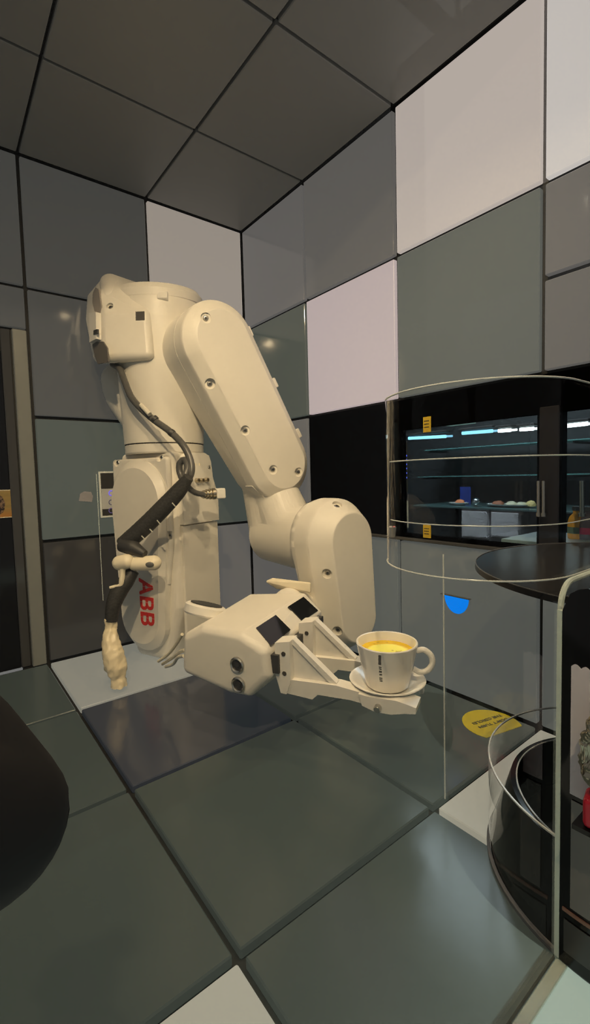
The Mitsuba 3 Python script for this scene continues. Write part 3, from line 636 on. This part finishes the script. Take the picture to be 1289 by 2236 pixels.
obj('coffee', lathe([(0, lz - .002), (lr - .0004, lz - .002), (lr, lz), (0, lz + .0003)], M, 64), 'mat_crema', CUP)
hd = unit(Rh * .93 - Fh * .25)
hpth = [SC + hd * x + Z * z for x, z in ((.0425, .058), (.053, .060), (.0625, .052), (.064, .040), (.057, .030), (.047, .027), (.0375, .031))]
obj('handle', tube(hpth, [.0042, .0042, .0044, .0042, .0042, .0042, .0042], 14, 8), porcelain, CUP)
# print down the cup's side: a bar and illegible small letters
cm = trimesh.Trimesh(*[getattr(lathe(prof, M, 80), k) for k in ('vertices', 'faces')], process=False)
for u0, v0, v1, w in ((829.5, 1430, 1451, 6), (830.3, 1455, 1457.5, 5.5), (830.6, 1459, 1461.5, 5), (831, 1464, 1468, 6), (831.5, 1471, 1474, 6), (832, 1479, 1481, 6.5), (832.2, 1482.6, 1484.4, 6.5), (832.6, 1485.8, 1487.6, 6)):
    q = [hit(cm, u0 - w / 2, v0), hit(cm, u0 + w / 2, v0 + 1), hit(cm, u0 + w / 2, v1 + 1), hit(cm, u0 - w / 2, v1)]
    if all(x is not None for x in q):
        n0 = unit(np.mean([x[1] for x in q], 0)); obj('print', prism([x[0] for x in q], n0, .0008), print_m, CUP, smooth=False)

# ---- cables
def path(pts): return [at(*p) for p in pts]
hb = [(246, 795, 1.09), (262, 806, 1.075), (272, 832, 1.06), (290, 872, 1.045), (330, 912, 1.03), (372, 943, 1.015), (402, 975, 1.0), (417, 1010, .99), (417, 1035, .985), (405, 1052, .99), (394, 1035, 1.0), (392, 1014, 1.0), (403, 1004, .995), (409, 1020, .985), (404, 1045, .975), (410, 1062, .985), (425, 1075, 1.0), (444, 1080, 1.03)]
CABLE = thing('cable', 'grey brown cable looping from the head of the robot down to a brass gland', 'cable')
obj('cord', tube(path(hb), [.0075, .0075, .0075, .0072, .0066, .006], 12, 8), rubber, CABLE)
i1 = path([(318, 893, 1.018), (330, 905, 1.015)])
obj('cable_tie', cyl(at(308, 884, 1.028), at(327, 905, 1.016), .0052, None, 14), principled('mat_tie', (.62, .58, .48), .4), CABLE)
for (u, v, d) in ((338, 916, 1.026), (375, 946, 1.013)):
    obj('band', cyl(at(u - 3, v - 3, d), at(u + 3, v + 2, d), .0085, None, 16), dark, CABLE)
SL = thing('cable_sleeve', 'thick dark cable sleeve running down across the base of the robot', 'cable sleeve')
slp = [(412, 1042, .965), (390, 1072, .975), (355, 1110, .985), (315, 1150, .995), (270, 1190, 1.005)]
obj('sleeve', tube(path(slp), [.011, .0165, .0185, .019, .0185], 18, 8), sleeve_m, SL)
for a_, b_ in (((376, 1098, .958), (383, 1106, .962)), ((343, 1136, .966), (351, 1146, .970)), ((327, 1155, .972), (333, 1162, .974)), ((309, 1170, .978), (316, 1177, .980))):
    obj('stitch', cyl(at(*a_), at(*b_), .0013, None, 8), principled('mat_stitch', (.5, .48, .42), .5), SL)
bt = [(292, 1193, .995), (300, 1205, .99), (316, 1212, .985)]
obj('boot', tube(path([(268, 1188, 1.0), (290, 1196, .99), (317, 1210, .98)]), [.017, .017, .008], 16, 8), dark, SL)
# clamp with knob
CLM = P('hose_clamp', tm(hull([at(296, 1231, .985), at(336, 1229, .985)], [.015, .016], 24)), ivory)
h = hit(trimesh.Trimesh(*[x for x in meshkit.arrays(tm(hull([at(296, 1231, .985), at(336, 1229, .985)], [.015, .016], 24)))[:2]], process=False), 327, 1233)
if h:
    e = trimesh.creation.icosphere(2, 1.0); e.apply_scale([.009, .006, .0025]); P('clamp_hole', moved(e, frame_n(h[0], h[1])), principled('mat_hole', (.12, .12, .11), .4), CLM, smooth=True)
P('clamp_knob', tm(hull([at(262, 1229, .985), at(277, 1226, .98)], [.016, .016], 24)), ivory, CLM)
P('clamp_hook', tube(path([(268, 1240, .98), (266, 1268, .98), (262, 1278, .98), (240, 1283, .98)]), [.006, .006, .005, .003], 10, 6), ivory, CLM)
HS = thing('hanging_hose', 'dark hose hanging at the left of the robot base, its end wrapped in cream tape', 'hose')
obj('hose', tube(path([(292, 1245, 1.0), (276, 1268, .995), (258, 1295, .99), (247, 1325, .985), (243, 1356, .985)]), [.013, .017, .018, .0155, .0125], 16, 8), sleeve_m, HS)
wp = tube(path([(242, 1352, .985), (241, 1372, .985), (242, 1400, .98), (248, 1430, .975), (254, 1458, .975), (258, 1480, .975), (260, 1499, .975)]), [.0115, .0105, .0175, .0215, .0215, .0145, .0165], 24, 10)
n_ = meshkit.fbm(wp.vertices * np.array([130, 130, 45]), 3, 4); wp.vertices = wp.vertices + wp.vertex_normals * ((n_ - .5)[:, None] * .013)
obj('tape_wrap', wp, tape_m, HS, smooth=50)
wm = principled('mat_wire', (.72, .66, .50), .4)
for i, pp in enumerate(([(346, 1444, .925), (368, 1428, .895), (384, 1408, .86), (398, 1385, .83)], [(355, 1450, .935), (376, 1437, .90), (392, 1424, .84), (404, 1419, .78)], [(362, 1456, .93), (378, 1450, .885), (388, 1436, .84), (402, 1432, .78)])):
    tag(obj('wire', tube(path(pp), .003, 10, 8), wm), ('thin cream wire, highest of three behind the gripper', 'thin cream wire, middle of three behind the gripper', 'thin cream wire, lowest of three behind the gripper')[i], 'wire', 'wires behind the gripper')
# ---- red logo on the base cover, reading downwards
lg = meshkit.text_mesh('ABB', .040, .0012, bold=True)
lgm = man(lg); bb = lg.bounds; 
lgm = lgm - man(bbox((bb[0][0] - .01, .0192, -.01), (bb[1][0] + .01, .0206, .01)))
for fx in (.17, .50, .83):
    x_ = bb[0][0] + (bb[1][0] - bb[0][0]) * fx; lgm = lgm - man(bbox((x_ - .0007, -.01, -.01), (x_ + .0007, .06, .01)))
lg = tm(lgm); lg.apply_translation((-bb[0][0], 0, 0)); lw = bb[1][0] - bb[0][0]
dm = hit(dome, 303, 1262)
top = hit(dome, 305, 1262)[0]; bot = hit(dome, 312, 1364)[0]; ln = np.linalg.norm(top - bot)
lg.apply_scale([ln / lw, 1.06, 1])
P('logo', moved(lg, frame(top + nL * .0003 , -Z, unit(np.cross(nL, -Z)), nL)), red_m, smooth=False)
# ================================================================ serving turntable, glass guards, front pane
TC = np.array([.221, 1.11, 0]); TR = .153
def arc_wall(c, r0, r1, a0, a1, z0, z1, n=40, corner=0.0, top=None):
    a = np.radians(np.linspace(a0, a1, n)); rings = []
    for x in a:
        s = (x - a[0]) * r0
        zt = z1 if corner <= 0 or s >= corner else z1 - corner + math.sqrt(max(corner ** 2 - (corner - s) ** 2, 0))
        if top is not None: zt = top(s)
        e = np.array([math.cos(x), math.sin(x)])
        rings.append(np.array([(*(c[:2] + e * r0), z0), (*(c[:2] + e * r1), z0), (*(c[:2] + e * r1), zt), (*(c[:2] + e * r0), zt)]))
    return loft(rings)
TT = thing('turntable', 'black round serving turntable with clear rim at the right', 'turntable')
MT = trimesh.transformations.translation_matrix(TC)
obj('drum', lathe([(0, .0005), (TR - .002, .0005), (TR, .003), (TR - .002, .02), (TR - .022, .085), (TR - .028, .085), (TR - .034, .03), (0, .03)], MT, 96), blackgloss, TT)
obj('drum_base', lathe([(TR + .0005, .0003), (TR + .004, .0003), (TR + .004, .004), (TR + .0005, .005)], MT, 96), principled('mat_base_rim', (.12, .12, .13), .3), TT)
obj('clear_rim', lathe([(TR + .002, .022), (TR + .002, .1125)], MT, 96), shine_m, TT, smooth=True)
rim_m = principled('mat_rim', (.62, .64, .60), .15, 0, .8)
obj('rim_edge', lathe([(TR + .0008, .1115), (TR + .0026, .1115), (TR + .0026, .1131), (TR + .0008, .1131)], MT, 96), rim_m, TT)
obj('deck_edge', lathe([(TR - .029, .0855), (TR - .0275, .0855), (TR - .0275, .0866), (TR - .029, .0866)], MT, 96), rim_m, TT)
shd = arc_wall(TC, TR + .005, TR + .008, -7.5, 120, .0055, .345, 60, .022)
SH = obj('shield', shd, blackgloss, TT)
obj('shield_band', arc_wall(TC, TR + .0082, TR + .0094, -6.5, 120, .055, .058, 40), principled('mat_band', (.22, .12, .09), .3), TT)
obj('shield_edge', arc_wall(TC, TR + .0045, TR + .0084, -9.2, -7.6, .0055, .322, 4), edge_m, TT)
pap = lambda s: .277 + .0025 * abs(math.sin(s * 420)) 
PS = obj('paper_strip', arc_wall(TC, TR + .0086, TR + .0092, -4.6, 1.0 + .4, .165, .277, 30, top=pap), principled('mat_paper', (.62, .58, .62), .6), TT, label='pale torn paper strip stuck on the black shield')
obj('paper_strip', arc_wall(TC, TR + .0086, TR + .0092, -4.2, 2.2, .062, .160, 20), principled('mat_paper_low', (.17, .165, .16), .4), TT, label='grey lower strip on the black shield')
obj('grey_reflection', arc_wall(TC, TR + .0086, TR + .0092, -6.0, 5, .018, .048, 20), principled('mat_grey_reflection', (.045, .045, .045), .3), TT)  # grey patch that paints a reflection on the foot of the shield
# snack bag and red packet on a small ledge of the shield
LE = obj('ledge', arc_wall(TC, TR + .0084, TR + .040, 0.2, 60, .158, .162, 30), blackgloss, TT)
def polar(a, r, z): a = math.radians(a); return TC + np.array([math.cos(a) * r, math.sin(a) * r, z])
bag = trimesh.creation.icosphere(5); v = bag.vertices.copy(); v[:, 0] = np.sign(v[:, 0]) * abs(v[:, 0]) ** .6; v[:, 2] = np.sign(v[:, 2]) * abs(v[:, 2]) ** .6
v *= np.array([.034, .011, .032]); v += bag.vertex_normals * ((meshkit.fbm(v * 110, 4, 3) - .5)[:, None] * .012); bag.vertices = v
c_ = polar(11.5, TR + .026, .2205); n_ = unit(c_ - TC - Z * (c_[2]))
bag.apply_transform(frame(c_, np.cross(Z, n_), -n_, Z) if 0 else frame(c_, unit(np.cross(Z, n_)), n_, np.cross(unit(np.cross(Z, n_)), n_)))
k = thing('snack_bag', 'crumpled shiny foil snack bag against the black shield at the right edge', 'bag')
obj('bag', bag, principled('mat_foil', (.42, .38, .30), .16, .9), k, smooth=25)
c2 = polar(11.5, TR + .026, .1745)
rp = moved(rbox((-.031, -.011, -.012), (.031, .011, .012), .004), frame(c2, unit(np.cross(Z, n_)), n_, np.cross(unit(np.cross(Z, n_)), n_)))
obj('red_base', rp, principled('mat_red_packet', (.45, .01, .03), .3), k)
# black round shelf against the wall
RS = thing('round_shelf', 'black glossy half round shelf above the turntable, against the right wall', 'shelf')
shelf_c = np.array([.165, 1.118]); pol = Point(*shelf_c).buffer(.205, 64).intersection(sbox(.002, .5, .5, 1.5)).difference(Point(*TC[:2]).buffer(TR + .012, 64).difference(sbox(-1, 0, .30, 2)).intersection(sbox(.36, 1.08, .5, 2)))
sec = np.radians(np.linspace(-11, 128, 50)); pol = pol.difference(Polygon([tuple(TC[:2] + (TR + .002) * np.array([math.cos(x), math.sin(x)])) for x in sec] + [tuple(TC[:2] + (TR + .012) * np.array([math.cos(x), math.sin(x)])) for x in sec[::-1]]))
pol = pol if pol.geom_type == 'Polygon' else max(pol.geoms, key=lambda g: g.area)
dsk = trimesh.creation.extrude_polygon(pol, .006, engine='earcut'); dsk.apply_translation((0, 0, .3235))
obj('board', dsk, blackgloss if 0 else principled('mat_shelf_black', (.022, .022, .024), .18, 0, .06), RS)
edge = trimesh.creation.extrude_polygon(pol.difference(pol.buffer(-.0012)), .0008, engine='earcut'); edge.apply_translation((0, 0, .3296))
obj('edge_line', edge, principled('mat_shelf_edge2', (.10, .10, .10), .3), RS)
obj('post', cyl((.05, 1.118, .0), (.05, 1.118, .3233), .008, None, 20), blackgloss, RS)
# U-shaped clear guard over the turntable, its round end towards the robot
AC = thing('glass_cover', 'clear round-ended glass cover with thin bright rims above the round shelf', 'glass cover')
ac_c, ac_r = np.array([.335, .984]), .0965
arc_ = np.radians(np.linspace(90, -90, 60))
up = np.vstack([[(.012, ac_c[1] + ac_r)], np.c_[ac_c[0] + ac_r * np.cos(arc_), ac_c[1] + ac_r * np.sin(arc_)], [(.012, ac_c[1] - ac_r)]]); nn = len(up)
obj('wall', trimesh.Trimesh(np.vstack([np.c_[up, 0 * up[:, 0] + z] for z in (.345, .5215)]), np.array([[i, i + 1, i + nn] for i in range(nn - 1)] + [[i + 1, i + 1 + nn, i + nn] for i in range(nn - 1)]), process=False), shine_m, AC, smooth=True)
for z, r, n1 in ((.345, .0009, 50), (.394, .0006, 42), (.455, .0007, 42), (.5225, .0009, 46)):
    obj('rim', tube(np.c_[up[:n1], 0 * up[:n1, 0] + z], r, 8, smooth=False), rim_m, AC)
# tall clear guard below it
GU = thing('glass_guard', 'low clear glass guard with an upright edge on the floor left of the turntable', 'glass guard')
gp = np.array([[.275, .900], [.012, .900]])
obj('glass', trimesh.Trimesh([(gp[0][0], .90, .0005), (gp[1][0], .90, .0005), (gp[1][0], .90, .30), (gp[0][0], .90, .30)], [[0, 1, 2], [0, 2, 3]], process=False), glass_m, GU, smooth=False)
obj('edge', cyl((.275, .90, .0005), (.275, .90, .335), .0010, None, 10), rim_m, GU)
# front pane, plane y = 1.0855, with the serving hatch
YP = 1.0855
FG = struct('window_2', None or bevel_box((.378, YP + .0008, .0003), (1.19, YP + .010, .004), .0008), edge_m, 'clear glass front of the case with a serving hatch at the right', smooth=False)
hole = Polygon([(-.02, -.01)] + [(.376, -.01), (.376, .322)] + [(.354 + .022 * math.cos(x), .322 + .022 * math.sin(x)) for x in np.linspace(0, math.pi / 2, 10)] + [(-.02, .344)])
pane = sbox(0.002, .0002, 1.2, 1.199).difference(hole)
pm = trimesh.creation.triangulate_polygon(pane, engine='earcut'); pv = np.c_[pm[0][:, 0], 0 * pm[0][:, 0] + YP, pm[0][:, 1]]
obj('pane', trimesh.Trimesh(pv, pm[1], process=False), glass_m, FG, smooth=False)
ep = [(.376, YP, .0005)] + [(.376, YP, .20), (.376, YP, .322)] + [(.354 + .022 * math.cos(x), YP, .322 + .022 * math.sin(x)) for x in np.linspace(0.1, math.pi / 2, 10)] + [(.30, YP, .344), (.2, YP, .344)]
obj('hatch_edge', tube(ep, .0026, 8, smooth=False), edge_m, FG)
# yellow floor sticker
SK = thing('floor_sticker', 'round yellow warning sticker with black lettering on the floor beside the turntable', 'sticker')
sk = Point(.0515, .843).buffer(.0490, 48).intersection(Polygon([(-.1, .5), (.3, .5), (.3, .80), (.097, .860), (.004, .883), (-.1, .90)]))
sm = trimesh.creation.extrude_polygon(sk, .0008, engine='earcut'); sm.apply_translation((0, 0, .0003)); obj('disc', sm, yellow_m, SK, smooth=False)
def floor_text(s, p_start, p_end):
    a, b = onz(*p_start, .0012), onz(*p_end, .0012); x = unit(b - a); y = np.cross(Z, x)
    t = meshkit.text_mesh(s, .01, .0005, bold=True); L = t.bounds[1][0] - t.bounds[0][0]; t.apply_translation((-t.bounds[0][0], 0, 0))
    k = np.linalg.norm(b - a) / L; t.apply_scale([k, k * .74, 1]); obj('lettering', moved(t, frame(a, x, y, Z)), text_m, SK, smooth=False)
floor_text("DON'T TURN", (1105, 1568), (1044, 1587))
floor_text('THE CIRCLE!', (1092, 1560), (1030, 1579))

# ================================================================ visitor at the left, in front of the glass: only an elbow reaches into the picture
PE = thing('person', 'person in black at the left edge, only a bent black sleeve showing', 'person')
skin = principled('mat_skin', (.12, .05, .035), .5); cloth = principled('mat_clothes', (.010, .010, .012), .8); hair = principled('mat_hair', (.012, .010, .009), .5)
el = at(-28, 1800, .12); G_ = -.95
sh_r, sh_l = np.array([1.10, 1.32, .40]), np.array([1.33, 1.42, .48]); wr_r = at(-330, 1450, .135)
hip = np.array([1.20, 1.40, -.02]); neckp = np.array([1.17, 1.36, .56]); headp = np.array([1.16, 1.34, .70])
def limb(js, rs): return [hull([js[i], js[i + 1]], [rs[i], rs[i + 1]], 18) for i in range(len(js) - 1)]
bits = limb([sh_r, el + np.array([.02, .01, .01]), el], [.050, .024, .0195]) + limb([el, wr_r * .35 + el * .65], [.0195, .021]) + limb([sh_l, np.array([1.42, 1.44, .20]), np.array([1.38, 1.34, -.02])], [.052, .042, .032])
bits += [hull([sh_r, sh_l, hip + np.array([.09, .03, .1]), hip - np.array([.09, .03, -.1])], [.055, .055, .105, .105], 20), hull([hip + np.array([.07, .02, .05]), hip - np.array([.07, .02, -.05])], .115, 20)]
for s in (-1, 1):
    h0 = hip + np.array([.08, .03, 0]) * s; bits += limb([h0, h0 + np.array([-.0, -.01, -.44]), h0 + np.array([0, .02, -.87])], [.085, .058, .042])
clo = tm(m3.Manifold.batch_boolean(bits, m3.OpType.Add).refine_to_length(.007)); trimesh.smoothing.filter_taubin(clo, iterations=8)
obj('clothing', clo, cloth, PE, smooth=True)
sk_b = [hull([neckp - Z * .06, neckp + Z * .05], .052, 18), hull([headp + Z * .02, headp - Z * .05 + np.array([-.03, -.035, 0]), headp + Z * .05], [.078, .05, .075], 22), sphere(headp + np.array([-.062, -.075, -.01]), .012), hull([headp + np.array([.05, -.055, 0]), headp + np.array([.055, -.05, .02])], .012, 10), hull([headp + np.array([-.055, .05, 0]), headp + np.array([-.05, .055, .02])], .012, 10)]
sk_b += limb([wr_r * .35 + el * .65, wr_r], [.0185, .018])
hd_ = wr_r + np.array([.0, -.0, .03]); sk_b += [hull([wr_r, hd_ + np.array([.0, .012, .03]), hd_ + np.array([.012, -.006, .03])], [.017, .014, .014], 16)]
for i, (dx, L) in enumerate(((-.012, .045), (.0, .05), (.012, .048), (.022, .038))):
    b0 = hd_ + np.array([dx, .0, .035]); sk_b += limb([b0, b0 + np.array([.003, .012, L * .55]), b0 + np.array([.002, .03, L * .9])], [.0085, .008, .0065])
sk_b += limb([hd_ + np.array([.01, .012, .0]), hd_ + np.array([.02, .035, .02]), hd_ + np.array([.018, .045, .045])], [.011, .009, .0075])
sk_b += limb([wr_r, el, el + np.array([.02, .01, .01]), sh_r, neckp - Z * .05], [.016, .016, .020, .042, .045])
skm = tm(m3.Manifold.batch_boolean(sk_b, m3.OpType.Add).refine_to_length(.008)); trimesh.smoothing.filter_taubin(skm, iterations=6)
obj('body', skm, skin, PE, smooth=True)
obj('hair', tm(hull([headp + np.array([.02, .02, .045]), headp + np.array([-.02, -.015, .07]), headp + np.array([.035, .035, -.01])], [.082, .07, .07], 22)), hair, PE, smooth=True)
for s in (-1, 1):
    f0 = hip + np.array([.08, .03, 0]) * s; obj('shoe', tm(hull([f0 + np.array([.01, .04, -.91]), f0 + np.array([-.09, -.11, -.925])], [.038, .028], 18)), blackmat, PE, smooth=True)

# ---------------------------------------------------------------- how often each lamp is sampled
for k_, d_ in scene.items():
    if 'emitter' in d_:
        w_ = .15 if ('tube_lamp' in k_ or 'led' in k_ or 'button' in k_ or 'ceiling_panel' in k_) else 2.0
        if 'bulb' in k_: w_ = 30.0
        if 'blue_light' in k_ or 'room_lamp' in k_: w_ = 2.0
        if 'lens' in k_: w_ = .5
        d_['emitter']['sampling_weight'] = w_
scene['room_light']['sampling_weight'] = 14.0
